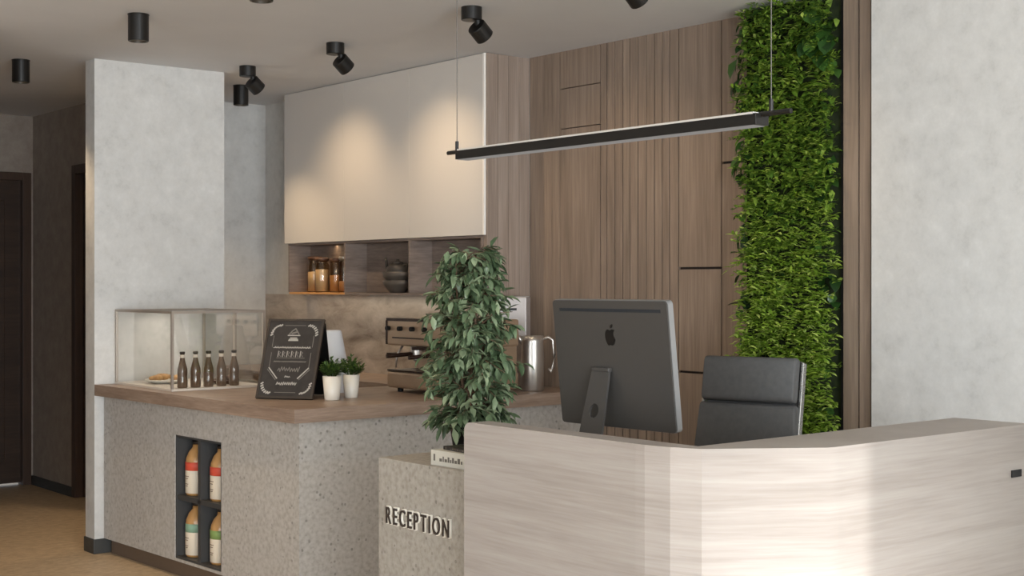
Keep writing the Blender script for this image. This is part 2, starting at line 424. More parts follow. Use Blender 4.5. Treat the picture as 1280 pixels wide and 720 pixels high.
WARM = (1.0, 0.74, 0.46)
t0 = thing('ceiling_downlight', 'black cylinder downlight on the ceiling at the hallway, left of the partition top', 'ceiling light', (2.77, 7.81, CEIL), 0, 'cylinder downlights')
MB().lathe([(0, 0), (0.05, 0), (0.05, -0.004), (0.048, -0.006), (0.048, -0.124), (0.0465, -0.128), (0.040, -0.128), (0.038, -0.1), (0, -0.1)], 32, smooth=False).build('housing', M['black'], t0)
MB().lathe([(0, -0.101), (0.036, -0.101), (0.036, -0.104), (0, -0.104)], 24).build('lens', M['warmlens'], t0)
dup(t0, (2.731, 6.136, CEIL), label='black cylinder downlight on the ceiling just in front of the partition top')
dup(t0, (2.73, 4.95, CEIL), label='black cylinder downlight cut off by the top edge of the picture')
dup(t0, (4.22, 7.92, CEIL), label='black cylinder downlight hanging behind the adjustable spotlight nearest the partition')
for p in ((2.77, 7.81), (2.731, 6.136), (2.73, 4.95), (4.22, 7.92)):
    l = lamp('SPOT', 'downlight_lamp', 42, WARM, spot_size=R(100), spot_blend=0.8, shadow_soft_size=0.03)
    l.location = (p[0], p[1], CEIL-0.14)

s0 = thing('ceiling_spotlight', 'black swivel spotlight on the ceiling beside the partition, closest to the plaster wall', 'spotlight', (3.88, 7.20, CEIL), 0, 'adjustable spotlights')
MB().lathe([(0, 0), (0.048, 0), (0.048, -0.058), (0.046, -0.060), (0, -0.060)], 32, smooth=False).build('mount', M['black'], s0)
MB().cyl((0.028, -0.01, -0.058), (0.032, -0.012, -0.085), 0.016).build('swivel', M['black'], s0)
hm = T(0.040, -0.014, -0.108) @ Euler((R(0), R(-52), R(6))).to_matrix().to_4x4()
MB().lathe([(0, 0.034), (0.043, 0.034), (0.045, 0.031), (0.045, -0.036), (0.043, -0.038), (0.038, -0.038), (0.036, -0.026), (0, -0.026)], 32, hm, smooth=False).build('lamp_head', M['black'], s0)
MB().lathe([(0, -0.028), (0.034, -0.028), (0.034, -0.031), (0, -0.031)], 24, hm).build('lens', M['warmlens'], s0)
dup(s0, (3.865, 6.212, CEIL), label='black swivel spotlight on the ceiling in front of the cream cabinet, at its middle')
dup(s0, (3.85, 5.01, CEIL), label='black swivel spotlight on the ceiling above the left end of the pendant lamp')
dup(s0, (3.84, 3.98, CEIL), label='black swivel spotlight half cut off by the top of the picture above the pendant lamp')
for y, e in ((7.20, 14), (6.212, 14), (5.01, 11), (3.98, 8)):
    l = lamp('SPOT', 'spotlight_lamp', e*1.9, WARM, spot_size=R(84), spot_blend=1.0, shadow_soft_size=0.02)
    l.location = (3.93, y-0.01, CEIL-0.165)
    l.rotation_euler = Vector((0.86, 0.10, -0.72)).to_track_quat('-Z', 'Y').to_euler()

# ------------------------------------------------------------------ upper cabinet and open shelf
CX = 4.65
uc = thing('upper_cabinet', 'cream glossy wall cabinet reaching the ceiling above the coffee bar', 'cabinet', (CX, 5.93, 1.80))
def cbox(name, mat, x0, x1, y0, y1, z0, z1, bev=0.0, parent=uc, o=(CX, 5.93, 1.80)):
    return MB().box(x0-o[0], x1-o[0], y0-o[1], y1-o[1], z0-o[2], z1-o[2], bevel=bev).build(name, mat, parent)
cbox('carcass', M['cream'], CX+0.022, XB, 5.96, 8.117, 1.80, CEIL)
for a, b in ((5.95, 6.6565), (6.658, 7.3755), (7.377, 8.117)):
    cbox('cabinet_door', M['cream'], CX, CX+0.02, a, b, 1.797, CEIL-0.004, 0.0004)
cbox('edge_strip', M['cream_edge'], CX-0.001, CX+0.02, 5.938, 5.949, 1.797, CEIL-0.002)  # painted highlight along the cabinet edge that catches light
sp = MB()
for k in range(4):
    x0 = CX+0.012+k*0.0765
    sp.box(x0+0.0012, x0+0.0753, 5.928, 5.938, 1.457, CEIL-0.002)
sp.box(CX+0.012, 4.968, 5.936, 5.958, 1.457, CEIL-0.002)
so = sp.build('side_panel', M['panel_grey'], uc)
for v in so.data.vertices: v.co -= Vector((CX, 5.93, 1.80))

sh = thing('open_shelf', 'open brown wooden shelf of three bays under the cream cabinet', 'shelf', (CX, 5.96, 1.46))
S_o = (CX, 5.96, 1.46)
n = MB()
cbox('shelf_board', M['shelf'], CX+0.004, XB, 5.962, 7.37, 1.459, 1.472, 0, sh, S_o)
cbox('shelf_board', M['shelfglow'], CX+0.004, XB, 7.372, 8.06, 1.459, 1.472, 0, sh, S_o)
cbox('top_board', M['shelf'], CX+0.012, XB, 5.962, 8.085, 1.782, 1.795, 0, sh, S_o)
for yy in (8.06, 7.366, 6.658, 5.962):
    cbox('divider', M['shelf'], CX+0.006, XB, yy, yy+0.014, 1.4725, 1.7815, 0, sh, S_o)
cbox('back_board', M['shelf'], XB-0.012, XB-0.002, 5.977, 8.059, 1.473, 1.781, 0, sh, S_o)

def jar(x, y, h, r, fill, fmat, label, lidmat=None):
    t = thing('storage_jar', label, 'jar', (x, y, 1.4722), 0, 'jars on the open shelf')
    MB().lathe([(0, 0), (r*0.94, 0), (r, 0.006), (r, h*0.86), (r*0.86, h*0.94), (r*0.86, h), (r*0.8, h), (r*0.8, h*0.93), (r*0.93, h*0.85), (r*0.93, 0.008), (0, 0.006)], 24).build('glass_body', M['glasstint'], t)
    MB().lathe([(0, 0.0075), (r*0.9, 0.0075), (r*0.9, fill*h), (0, fill*h+0.004)], 20).build('contents', fmat, t)
    MB().lathe([(0, h*0.965), (r*0.78, h*0.965), (r*0.78, h), (r*0.95, h+0.001), (r*0.95, h+0.016), (r*0.9, h+0.02), (0, h+0.02)], 24).build('lid', lidmat or M['darkpastry'], t)
jar(4.74, 7.87, 0.215, 0.052, 0.62, M['flour'], 'pale-filled glass jar with dark lid, first from the outer end of the shelf')
jar(4.705, 7.725, 0.205, 0.047, 0.72, M['flour'], 'tall glass jar of flour standing in front between two other jars')
jar(4.735, 7.60, 0.20, 0.045, 0.55, M['pasta'], 'glass jar of amber contents beside the plain tall jar on the shelf')
jar(4.73, 7.49, 0.21, 0.040, 0.34, M['pasta'], 'slim glass jar a third full, next to the shelf divider', M['steel'])

def bowl(z, r, h, label, rim):
    t = tag(MB().lathe([(0, 0), (r*0.5, 0), (r*0.54, 0.006), (r*0.9, h*0.6), (r, h), (r*0.965, h), (r*0.86, h*0.62), (r*0.5, 0.012), (0, 0.01)], 36, sy=1.5).build('bowl', [M['bowl']]), label, 'bowl', 'stacked stoneware on the shelf')
    t.location = (4.735, 6.90, z)
bowl(1.4722, 0.078, 0.075, 'dark stoneware bowl at the bottom of the stack in the middle shelf bay', 0)
bowl(1.525, 0.082, 0.075, 'dark stoneware bowl carrying the teapot in the middle shelf bay', 0)
tp = thing('teapot', 'dark grey teapot sitting on top of the stacked bowls in the shelf', 'teapot', (4.735, 6.90, 1.5378))
MB().lathe([(0, 0), (0.04, 0), (0.058, 0.02), (0.066, 0.055), (0.060, 0.09), (0.04, 0.112), (0, 0.112)], 28, sy=1.35).build('body', M['teapot'], tp)
MB().lathe([(0, 0.111), (0.038, 0.111), (0.034, 0.122), (0.012, 0.128), (0.010, 0.138), (0, 0.142)], 24).build('lid', M['teapot'], tp)
MB().tube([(0, 0.07, 0.045), (0, 0.105, 0.07), (0, 0.122, 0.12), (0, 0.128, 0.15)], [0.016, 0.012, 0.009, 0.008], 10).build('spout', M['teapot'], tp)
MB().tube([(0, -0.06, 0.1), (0, -0.105, 0.105), (0, -0.12, 0.07), (0, -0.105, 0.035), (0, -0.075, 0.03)], 0.006, 8).build('handle', M['teapot'], tp)
l = lamp('AREA', 'shelf_lamp', 0.5, (1, 0.72, 0.42), shape='RECTANGLE', size=0.5, size_y=0.02)
l.location = (4.72, 7.72, 1.778); 
l = lamp('AREA', 'under_shelf_lamp', 1.5, (1, 0.84, 0.62), shape='RECTANGLE', size=0.03, size_y=1.9)
l.location = (4.72, 7.05, 1.452)

# ------------------------------------------------------------------ coffee bar
bar = thing('bar_counter', 'grey terrazzo bar counter with a bottle niche in its side', 'counter', (3.204, 5.46, 0))
LEG = R(2.22)
lm = Euler((0, 0, LEG)).to_matrix().to_4x4()
NY0, NY1, NZ0, NZ1 = 0.705, 1.185, 0.10, 0.742
b = MB()
b.box(0, 0.60, 0, NY0, 0.086, 0.895, lm).box(0, 0.60, NY1, 2.005, 0.086, 0.895, lm).box(0, 0.20, 2.0, 2.026, 0.086, 0.895, lm)
b.box(0, 0.60, NY0, NY1, 0.086, NZ0, lm).box(0, 0.60, NY0, NY1, NZ1, 0.895, lm).box(0.22, 0.60, NY0, NY1, NZ0, NZ1, lm)
b.box(0.005, 1.755, 0.0, 0.468, 0.086, 0.895).box(0.50, 1.62, 0.468, 0.84, 0.086, 0.895)
b.box(1.2, 1.62, 0.84, 3.22, 0.086, 0.895)
b.build('terrazzo_body', M['terrazzo'], bar)
k = MB().box(0.035, 0.56, 0.04, 2.005, 0, 0.086, lm).box(0.05, 1.75, 0.04, 0.46, 0, 0.086)
k.build('toe_kick', M['kick'], bar)
th = 0.012
c = MB()
c.box(0.004, 0.218, NY0+0.001, NY0+th, NZ0, NZ1, lm).box(0.004, 0.218, NY1-th, NY1-0.001, NZ0, NZ1, lm)
c.box(0.004, 0.218, NY0+th, NY1-th, NZ1-th, NZ1-0.001, lm).box(0.004, 0.218, NY0+th, NY1-th, NZ0+0.001, NZ0+th, lm)
c.box(0.205, 0.219, NY0+th, NY1-th, NZ0+th, NZ1-th, lm)
NM = (NY0+NY1)/2; ZM = (NZ0+NZ1)/2
c.box(0.010, 0.205, NM-0.014, NM+0.014, NZ0+th, NZ1-th, lm).box(0.010, 0.205, NY0+th, NY1-th, ZM-0.016, ZM+0.010, lm)
c.build('niche_rack', M['charcoal'], bar)

top = MB()
TZ0, TZ1 = 0.895, 0.958
pts = [(3.151, 5.412), (4.968, 5.40), (4.968, 5.93), (4.828, 5.93), (4.828, 8.69), (4.38, 8.69), (4.38, 6.36), (3.84, 6.36), (3.84, 7.494), (3.0735, 7.494)]
top.prism(pts, TZ0+0.0005, TZ1)
tag(top.build('bar_worktop', M['slab']), 'brown wood-grain worktop running around the terrazzo coffee bar', 'worktop')

def milk_bottle(idx, yl, zl, label, band):
    p = lm @ Vector((0.086, yl, 0))
    t = thing('juice_bottle', label, 'bottle', (3.204+p.x, 5.46+p.y, zl), LEG, 'bottles in the counter niche')
    r, h = 0.060, 0.262
    MB().lathe([(0, 0), (r*0.92, 0), (r, 0.01), (r, 0.165), (r*0.96, 0.19), (r*0.72, 0.225), (r*0.42, 0.245), (r*0.38, h), (0, h)], 32).build('bottle_body', M['juice'], t)
    MB().lathe([(r+0.0006, 0.1295), (r+0.0014, 0.13), (r+0.0014, 0.172), (r+0.0006, 0.1725)], 32).build('label_band', band, t)
    mk = MB().lathe([(r+0.0006, 0.012), (r+0.0012, 0.013), (r+0.0012, 0.128), (r+0.0006, 0.129)], 32)
    for zz, wd in ((0.1, 0.03), (0.088, 0.022), (0.06, 0.026), (0.05, 0.018)):
        for s in range(4):
            a = math.pi + (s-1.5)*wd/r*0.28
            mk.box(-0.0006, 0.0006, -wd*0.1, wd*0.1, -0.002, 0.002, Matrix.Translation(((r+0.0016)*math.cos(a), (r+0.0016)*math.sin(a), zz)) @ Matrix.Rotation(a, 4, 'Z'), 0.0, 1)
    mk.build('label', [M['lab_cream'], M['lab_mark']], t)
    MB().lathe([(0, h), (r*0.42, h), (r*0.42, h+0.018), (0, h+0.018)], 24).build('cap', M['cap'], t)
for idx, (yl, zl, lab, band) in enumerate((
    (NY1-0.080, ZM+0.0102, 'juice bottle with red-banded label in the upper niche bay nearer the partition', M['lab_red']),
    (NM-0.098, ZM+0.0102, 'juice bottle with red-banded label in the upper niche bay nearer the counter corner', M['lab_red']),
    (NY1-0.080, NZ0+th+0.0002, 'juice bottle with pale sage label in the lower niche bay nearer the partition', M['lab_green']),
    (NM-0.098, NZ0+th+0.0002, 'juice bottle with green label in the lower niche bay nearer the counter corner', M['lab_lime']))):
    milk_bottle(idx, yl, zl, lab, band)

# ------------------------------------------------------------------ display case
QX0, QX1, QY0, QY1, QZ0, QZ1 = 3.185, 3.74, 6.74, 7.47, TZ1, 1.382
dc = thing('display_case', 'glass display case with thin bronze frame on the bar worktop', 'display case', (QX0, QY0, QZ0))
def qb(mb, x0, x1, y0, y1, z0, z1, bev=0.0): return mb.box(x0-QX0, x1-QX0, y0-QY0, y1-QY0, z0-QZ0, z1-QZ0, bevel=bev)
fr = MB(); e = 0.013
for x in (QX0, QX1-e):
    for y in (QY0, QY1-e): qb(fr, x, x+e, y, y+e, QZ0+0.012, QZ1-e)
for x in (QX0, QX1-e): qb(fr, x, x+e, QY0, QY1, QZ1-e, QZ1)
for y in (QY0, QY1-e): qb(fr, QX0+e, QX1-e, y, y+e, QZ1-e, QZ1)
qb(fr, QX1-e, QX1, QY0+0.33, QY0+0.35, QZ0+0.012, QZ1-e)
fr.build('frame', M['caseframe'], dc)
qb(MB(), QX0, QX1, QY0, QY1, QZ0+0.0003, QZ0+0.012).build('base_plate', M['casebase'], dc)
g = 0.003
qb(MB(), QX0+0.005, QX0+0.005+g, QY0+e, QY1-e, QZ0+0.012, QZ1-e).build('glass_panel', M['glass'], dc)
qb(MB(), QX0+e, QX1-e, QY0+0.005, QY0+0.005+g, QZ0+0.012, QZ1-e).build('glass_panel', M['glass'], dc)
qb(MB(), QX0+e, QX1-e, QY0+e, QY1-e, QZ1-0.008, QZ1-0.008+g).build('glass_panel', M['glass'], dc)
qb(MB(), QX1-0.008, QX1-0.008+g, QY0+e, QY0+0.33, QZ0+0.012, QZ1-e).build('glass_panel', M['glass'], dc)
qb(MB(), QX1-0.008, QX1-0.008+g, QY0+0.35, QY1-e, QZ0+0.012, QZ1-e).build('glass_panel', M['glass'], dc)
QF = QZ0+0.0125
l = lamp('AREA', 'case_lamp', 1.9, (1, 0.9, 0.76), shape='RECTANGLE', size=0.02, size_y=0.6)  # fill light added to brighten the inside of the case
l.location = ((QX0+QX1)/2, (QY0+QY1)/2, QZ1-0.014)

b0 = thing('glass_bottle', 'brown soda bottle in the display case, first of five from the case corner post', 'bottle', (3.275, 6.80, QF), 0, 'brown bottles in the display case')
MB().lathe([(0, 0), (0.025, 0), (0.0275, 0.004), (0.0275, 0.04), (0.025, 0.055), (0.0275, 0.075), (0.0265, 0.1), (0.017, 0.135), (0.0125, 0.155), (0.0115, 0.182), (0, 0.182)], 24).build('glass_body', M['brownglass'], b0)
MB().lathe([(0.0128, 0.160), (0.0134, 0.161), (0.0126, 0.176), (0.012, 0.177)], 20).build('neck_band', M['neckband'], b0)
MB().lathe([(0, 0.1815), (0.0145, 0.1815), (0.0145, 0.19), (0.0125, 0.194), (0, 0.194)], 20).build('crown_cap', M['cap'], b0)
for i, nm in enumerate(('second', 'third', 'fourth', 'fifth')):
    dup(b0, (3.275+0.0765*(i+1), 6.80, QF), label='brown soda bottle in the display case, %s of five from the case corner post' % nm)

def plate(x, y, r, label, mat, name='serving_plate'):
    o = tag(MB().lathe([(0, 0), (r*0.6, 0), (r*0.66, 0.006), (r, 0.02), (r*0.985, 0.023), (r*0.62, 0.01), (0, 0.009)], 36).build(name, mat), label, 'plate')
    o.location = (x, y, QF); return o
plate(3.36, 7.19, 0.115, 'white plate of croissants in the display case beside the partition', M['white'])
plate(3.60, 6.95, 0.085, 'dark plate of chocolate pastries behind the row of bottles', M['darkpastry'])
def croissant(x, y, z, s, rz, label, mat, nm='croissant', grp='pastries in the display case'):
    pts = []; rr = []
    for i in range(13):
        a = -1.25+2.5*i/12
        pts.append((s*math.sin(a), s*0.9*(1-math.cos(a)), 0))
        rr.append(max(0.004, s*0.42*math.cos(a*0.95)*(1+0.12*(i % 2))))
    o = tag(MB().tube(pts, rr, 12).build(nm, mat), label, 'pastry', grp)
    o.location = (x, y, z+s*0.40+0.006); o.rotation_euler = (0, 0, rz)
croissant(3.30, 7.16, QF+0.009, 0.042, 0.4, 'golden croissant on the white plate, closest to the case front glass', M['pastry'])
croissant(3.41, 7.13, QF+0.009, 0.040, 2.2, 'golden croissant on the white plate, on its side nearer the bottles', M['pastry'])
croissant(3.37, 7.25, QF+0.009, 0.042, -0.8, 'golden croissant on the white plate, on its side nearer the partition', M['pastry'])
croissant(3.57, 6.935, QF+0.009, 0.034, 0.9, 'chocolate pastry on the dark plate, nearer the bottles', M['darkpastry'], 'chocolate_pastry')
croissant(3.645, 6.975, QF+0.009, 0.034, -1.2, 'chocolate pastry on the dark plate, nearer the case back', M['darkpastry'], 'chocolate_pastry')

# ------------------------------------------------------------------ chalkboard
wv = Vector((0.60, -0.80, 0)); bv = Vector((0.80, 0.60, 0))
cb = thing('chalkboard', 'black A-frame chalkboard with white chalk lettering on the bar worktop', 'chalkboard', (3.386, 5.92, TZ1), math.atan2(-0.80, 0.60))
# local: x = along the board, y = away from the viewer
LEAN = math.atan2(0.165, 0.386); BW, BH = 0.30, 0.42
bmx = Matrix.Rotation(-LEAN, 4, 'X') @ Matrix.Identity(4)
bmx = T(0, 0, 0.0065) @ bmx
brd = MB().box(-BW/2+0.012, BW/2-0.012, 0.003, 0.011, 0.012, BH-0.012, bmx)
fm = MB()
for x0, x1, z0, z1 in ((-BW/2, -BW/2+0.012, 0, BH), (BW/2-0.012, BW/2, 0, BH), (-BW/2+0.012, BW/2-0.012, 0, 0.012), (-BW/2+0.012, BW/2-0.012, BH-0.012, BH)):
    fm.box(x0, x1, 0, 0.014, z0, z1, bmx)
fm.build('frame', M['chalkframe'], cb)
hx = BH*math.cos(LEAN); hy = BH*math.sin(LEAN)
l2 = math.atan2(0.10, hx-0.01)
MB().box(-BW/2+0.01, BW/2-0.01, 0.016, 0.026, 0, 0.375, T(0, hy+0.112, 0.0005) @ Matrix.Rotation(l2, 4, 'X')).build('rear_panel', M['blackplastic'], cb)
# chalk strokes
ch = 1; cd = 2
def stroke(m, pts, wdt=0.003):
    for (x0, z0), (x1, z1) in zip(pts, pts[1:]):
        L = math.hypot(x1-x0, z1-z0)
        if L < 1e-5: continue
        a = math.atan2(z1-z0, x1-x0)
        brd.box(-L/2-wdt*0.3, L/2+wdt*0.3, 0.0015, 0.0032, -wdt/2, wdt/2, bmx @ T((x0+x1)/2, 0, (z0+z1)/2, 0, -a, 0), 0.0, m)
def arc(cx, cz, r, a0, a1, n=8): return [(cx+r*math.cos(R(a0+(a1-a0)*i/n)), cz+r*math.sin(R(a0+(a1-a0)*i/n))) for i in range(n+1)]
rng = random.Random(3)
for sx in (-1, 1):
    # laurel-like corner sprigs
    for i in range(7):
        t = i/6.0; a = R(180-90*t) if sx < 0 else R(90*t)
        for (cx, cz, sgn) in ((0.075*sx, 0.335, 1), (0.083*sx, 0.078, -1)):
            x = cx+0.045*math.cos(a); z = cz+sgn*0.05*math.sin(a)
            stroke(ch, [(x-0.005, z-0.003), (x+0.005, z+0.004)], 0.007)
    stroke(cd, [(0.107*sx, 0.33), (0.107*sx, 0.27)], 0.0025); stroke(cd, [(0.105*sx, 0.24), (0.105*sx, 0.165)], 0.0025)
    stroke(ch, [(0.105*sx, 0.160), (0.055*sx, 0.105)], 0.006)
    stroke(cd, [(0.112*sx, 0.152), (0.062*sx, 0.098)], 0.003)
stroke(cd, [(-0.055, 0.385), (0.055, 0.385)], 0.0022); stroke(cd, [(-0.055, 0.032), (0.055, 0.032)], 0.0022)
# cup emblem
for z, wd in ((0.305, 0.05), (0.311, 0.046), (0.318, 0.034)): stroke(ch, [(-wd/2, z), (wd/2, z)], 0.005)
stroke(ch, [(-0.032, 0.332), (0.032, 0.332)], 0.005)
stroke(cd, [(-0.026, 0.338), (-0.012, 0.356), (0.004, 0.368), (0.016, 0.352), (0.026, 0.338)], 0.006)
stroke(cd, [(-0.012, 0.342), (0.012, 0.35)], 0.009)
def scribble(z, wd, h, n, mat, wdt):
    x = -wd/2; pts = []
    for i in range(n):
        pts.append((x, z+h*(0.5 if i % 2 else -0.5)*rng.uniform(0.4, 1.0))); x += wd/(n-1)
    stroke(mat, pts, wdt)
scribble(0.268, 0.19, 0.010, 30, ch, 0.0035)
stroke(ch, [(-0.10, 0.266), (0.10, 0.266)], 0.0022)
x = -0.068
for i in range(6):
    stroke(ch, [(x, 0.218), (x, 0.248)], 0.0035); stroke(cd, [(x, 0.248), (x+0.012, 0.240), (x+0.004, 0.232), (x+0.014, 0.219)], 0.003)
    x += 0.0235
stroke(cd, [(-0.075, 0.212), (0.075, 0.212)], 0.0022)
scribble(0.193, 0.17, 0.007, 34, cd, 0.003); stroke(cd, [(-0.085, 0.193), (0.085, 0.193)], 0.0022)
scribble(0.152, 0.115, 0.026, 18, cd, 0.0035)
scribble(0.114, 0.028, 0.010, 7, ch, 0.003)
scribble(0.078, 0.105, 0.018, 20, ch, 0.0035)
brd.build('board', [M['chalkboard'], M['chalk'], M['chalkdim']], cb)

# ------------------------------------------------------------------ small pots and canister on the bar
def leaf(bm, base, direction, up, L, W, fold=0.25, droop=0.0):
    d = direction.normalized()
    s = d.cross(up)
    if s.length < 1e-4: s = d.cross(Vector((1, 0, 0)))
    s.normalize(); n = s.cross(d).normalized()
    mid = base+d*L*0.45; mid2 = base+d*L*0.78-n*L*droop*0.4; tip = base+d*L-n*L*droop
    v0 = bm.verts.new(base); vm = bm.verts.new(mid-n*W*fold*0.4); vt = bm.verts.new(tip)
    vl = bm.verts.new(mid+s*W*0.5+n*W*fold*0.4); vr = bm.verts.new(mid-s*W*0.5+n*W*fold*0.4)
    vl2 = bm.verts.new(mid2+s*W*0.33+n*W*fold*0.3); vr2 = bm.verts.new(mid2-s*W*0.33+n*W*fold*0.3)
    vm2 = bm.verts.new(mid2-n*W*fold*0.3)
    for q in ((v0, vm, vl), (v0, vr, vm), (vl, vm, vm2, vl2), (vm, vr, vr2, vm2), (vl2, vm2, vt), (vm2, vr2, vt)):
        f = bm.faces.new(q); f.smooth = True

def small_pot(x, y, rt, h, seed, label, spread, hgt):
    t = thing('potted_herb', label, 'potted plant', (x, y, TZ1), 0, 'small white pots on the bar')
    MB().lathe([(0, 0.0003), (rt*0.74, 0.0003), (rt*0.78, 0.004), (rt, h), (rt*0.93, h), (rt*0.86, h-0.012), (0, h-0.012)], 32).build('pot', M['white'], t)
    MB().lathe([(0, h-0.0118), (rt*0.86, h-0.0118), (rt*0.8, h-0.006), (0, h-0.003)], 20).build('soil', M['soil'], t)
    rg = random.Random(seed); m = MB(); st = MB()
    for i in range(34):
        a = rg.uniform(0, 2*math.pi); rad = spread*math.sqrt(rg.random())
        p0 = Vector((math.cos(a)*rad*0.35, math.sin(a)*rad*0.35, h-0.006))
        p1 = Vector((math.cos(a)*rad, math.sin(a)*rad, h+hgt*rg.uniform(0.45, 1.0)*(1-0.35*rad/spread)))
        pm = (p0+p1)/2+Vector((0, 0, 0.008)); st.tube([p0, pm, p1], 0.0012, 5)
        for q in range(13):
            tt = rg.uniform(0.2, 1.0); p = p0.lerp(p1, tt)
            dr = Vector((math.cos(a)+rg.uniform(-1, 1), math.sin(a)+rg.uniform(-1, 1), rg.uniform(-0.2, 1.2)))
            leaf(m.bm, p, dr, Vector((0, 0, 1)), rg.uniform(0.018, 0.03), rg.uniform(0.009, 0.014))
    st.build('stems', M['leaf_herb'], t); m.build('foliage', M['leaf_herb'], t, recalc=False)
small_pot(3.565, 5.76, 0.047, 0.118, 11, 'white ceramic pot with green herb, right beside the chalkboard', 0.055, 0.10)
small_pot(3.715, 5.822, 0.043, 0.116, 12, 'white ceramic pot with dark green herb, second from the chalkboard', 0.062, 0.10)
tag(MB().lathe([(0, 0), (0.112, 0), (0.115, 0.004), (0.054, 0.318), (0.050, 0.324), (0, 0.324)], 40).build('tapered_canister', M['whitematte']), 'white tapered canister standing behind the two small herb pots', 'canister').location = (3.835, 6.205, TZ1+0.0004)

# ------------------------------------------------------------------ espresso machine
em = thing('espresso_machine', 'bronze espresso machine on the bar behind the tall leafy plant', 'coffee machine', (4.08, 5.50, TZ1))
EW, ED = 0.55, 0.46
MB().box(0.0, ED, 0, EW, 0.245, 0.385, bevel=0.012).build('top_housing', M['bronze'], em)
MB().box(-0.004, 0.006, 0.004, EW-0.004, 0.374, 0.389).box(-0.004, 0.006, EW-0.012, EW+0.002, 0.25, 0.376).build('housing_trim', M['bronzedark'], em)
MB().box(0.18, ED-0.01, 0.01, EW-0.01, 0.11, 0.245).build('back_housing', M['bronze'], em)
MB().box(0.0, ED, 0, EW, 0.022, 0.112, bevel=0.016).build('drip_tray', M['bronze'], em)
MB().box(-0.003, 0.17, 0.012, EW-0.012, 0.110, 0.1175).build('tray_grille', M['bronzedark'], em)
for y in (0.06, EW-0.06):
    for x in (0.05, ED-0.06): MB().cyl((x, y, 0.0003), (x, y, 0.024), 0.016).build('foot', M['blackplastic'], em)
for y in (0.52, 0.41, 0.30, 0.19): MB().cyl((0.002, y, 0.335), (-0.022, y, 0.335), 0.012).build('knob', M['blackplastic'], em)
MB().box(-0.004, 0.004, 0.05, EW-0.06, 0.283, 0.290).build('display_strip', M['bronzedark'], em)
for y in (0.37, 0.17):
    gh = MB().cyl((0.07, y, 0.246), (0.07, y, 0.212), 0.036, 20).cyl((0.07, y, 0.213), (0.07, y, 0.190), 0.03, 20).build('group_head', M['steel'], em)
    MB().cyl((0.07, y, 0.205), (-0.10, y+0.03, 0.195), 0.011, 12).build('portafilter_handle', M['bronzedark'], gh)
    MB().tube([(0.07, y, 0.19), (0.07, y, 0.178), (0.055, y, 0.17)], 0.008, 8).build('spout', M['steel'], gh)
MB().box(-0.012, 0.05, 0.08, 0.30, 0.228, 0.2445).build('drip_rail', M['bronzedark'], em)
MB().box(-0.012, 0.05, 0.42, 0.53, 0.19, 0.206).build('drip_rail', M['bronzedark'], em)
MB().tube([(0.03, 0.44, 0.245), (0.0, 0.45, 0.2), (-0.01, 0.45, 0.13)], 0.006, 8).build('steam_wand', M['steel'], em)

# water boiler and jug at the panelled wall
wb = thing('water_boiler', 'slim tall steel water boiler standing against the bar corner behind the jug', 'water boiler', (4.75, 5.805, TZ1), R(-50))
MB().box(-0.083, 0.083, -0.065, 0.065, 0.012, 0.498, bevel=0.006).build('body', M['boiler'], wb)
MB().box(-0.0845, -0.0775, -0.0665, -0.0595, 0.012, 0.495).build('bright_edge', M['cream_edge'], wb)  # painted highlight down the boiler's edge
MB().box(-0.075, 0.075, -0.058, 0.058, 0.0003, 0.013).build('plinth_base', M['blackplastic'], wb)
MB().cyl((-0.01, -0.064, 0.35), (-0.01, -0.10, 0.35), 0.02, 20).build('tap_knob', M['blackplastic'], wb)
MB().box(-0.05, 0.03, -0.0675, -0.0645, 0.425, 0.437).build('display', M['slot'], wb)
MB().tube([(-0.01, -0.06, 0.31), (-0.01, -0.10, 0.305), (-0.01, -0.108, 0.28)], 0.007, 8).build('spout', M['steel'], wb)
jg = thing('steel_jug', 'polished steel jug with a long loop handle on the bar beside the monitor', 'jug', (4.70, 5.585, TZ1), R(-39))
MB().lathe([(0, 0.0003), (0.058, 0.0003), (0.061, 0.006), (0.062, 0.15), (0.058, 0.26), (0.060, 0.292), (0.057, 0.292), (0.055, 0.26), (0.058, 0.15), (0.056, 0.012), (0, 0.01)], 40).build('jug_body', M['steel'], jg)
MB().tube([(0.056, 0, 0.275), (0.085, 0, 0.285), (0.108, 0, 0.27), (0.116, 0, 0.20), (0.112, 0, 0.13), (0.098, 0, 0.10), (0.088, 0, 0.12)], 0.008, 10).build('jug_handle', M['steel'], jg)
MB().tube([(-0.052, 0, 0.25), (-0.07, 0, 0.28), (-0.078, 0, 0.294)], [0.012, 0.011, 0.008], 10).build('jug_spout', M['steel'], jg)

# ------------------------------------------------------------------ reception desk
DZ = 1.082
ax, by = 2.676, 2.336; RR = 0.40; thk = 0.078
acx, acy = ax+RR, by+RR
angs = [0, 5, 17, 30, 82, 90]
front = [(acx-RR*math.cos(R(t)), acy-RR*math.sin(R(t))) for t in angs]
outer = [(ax, 3.522)]+front+[(4.035, by)]
inner = [(4.02, 2.60), (2.768, 2.585), (ax+thk, 3.522)]
desk = thing('reception_desk', 'pale wood reception desk with rounded corner facing the viewer', 'desk', (ax, by, 0))
dm = MB(); bm = dm.bm
pts = [(x-ax, y-by) for x, y in outer]+[(x-ax, y-by) for x, y in inner]
nb = len(outer)
zb = 0.0
# left end keeps a rounded top corner: the end edge is split into an arc in z
RT = 0.03
bot = [bm.verts.new((x, y, zb)) for x, y in pts]; tp_ = []
for i, (x, y) in enumerate(pts): tp_.append(bm.verts.new((x, y, DZ)))
N = len(pts)
f = bm.faces.new(list(reversed(bot)))
f = bm.faces.new(tp_)
for i in range(N):
    jn = (i+1) % N
    f = bm.faces.new((bot[i], bot[jn], tp_[jn], tp_[i]))
    if 4 <= i <= nb-2: f.smooth = True
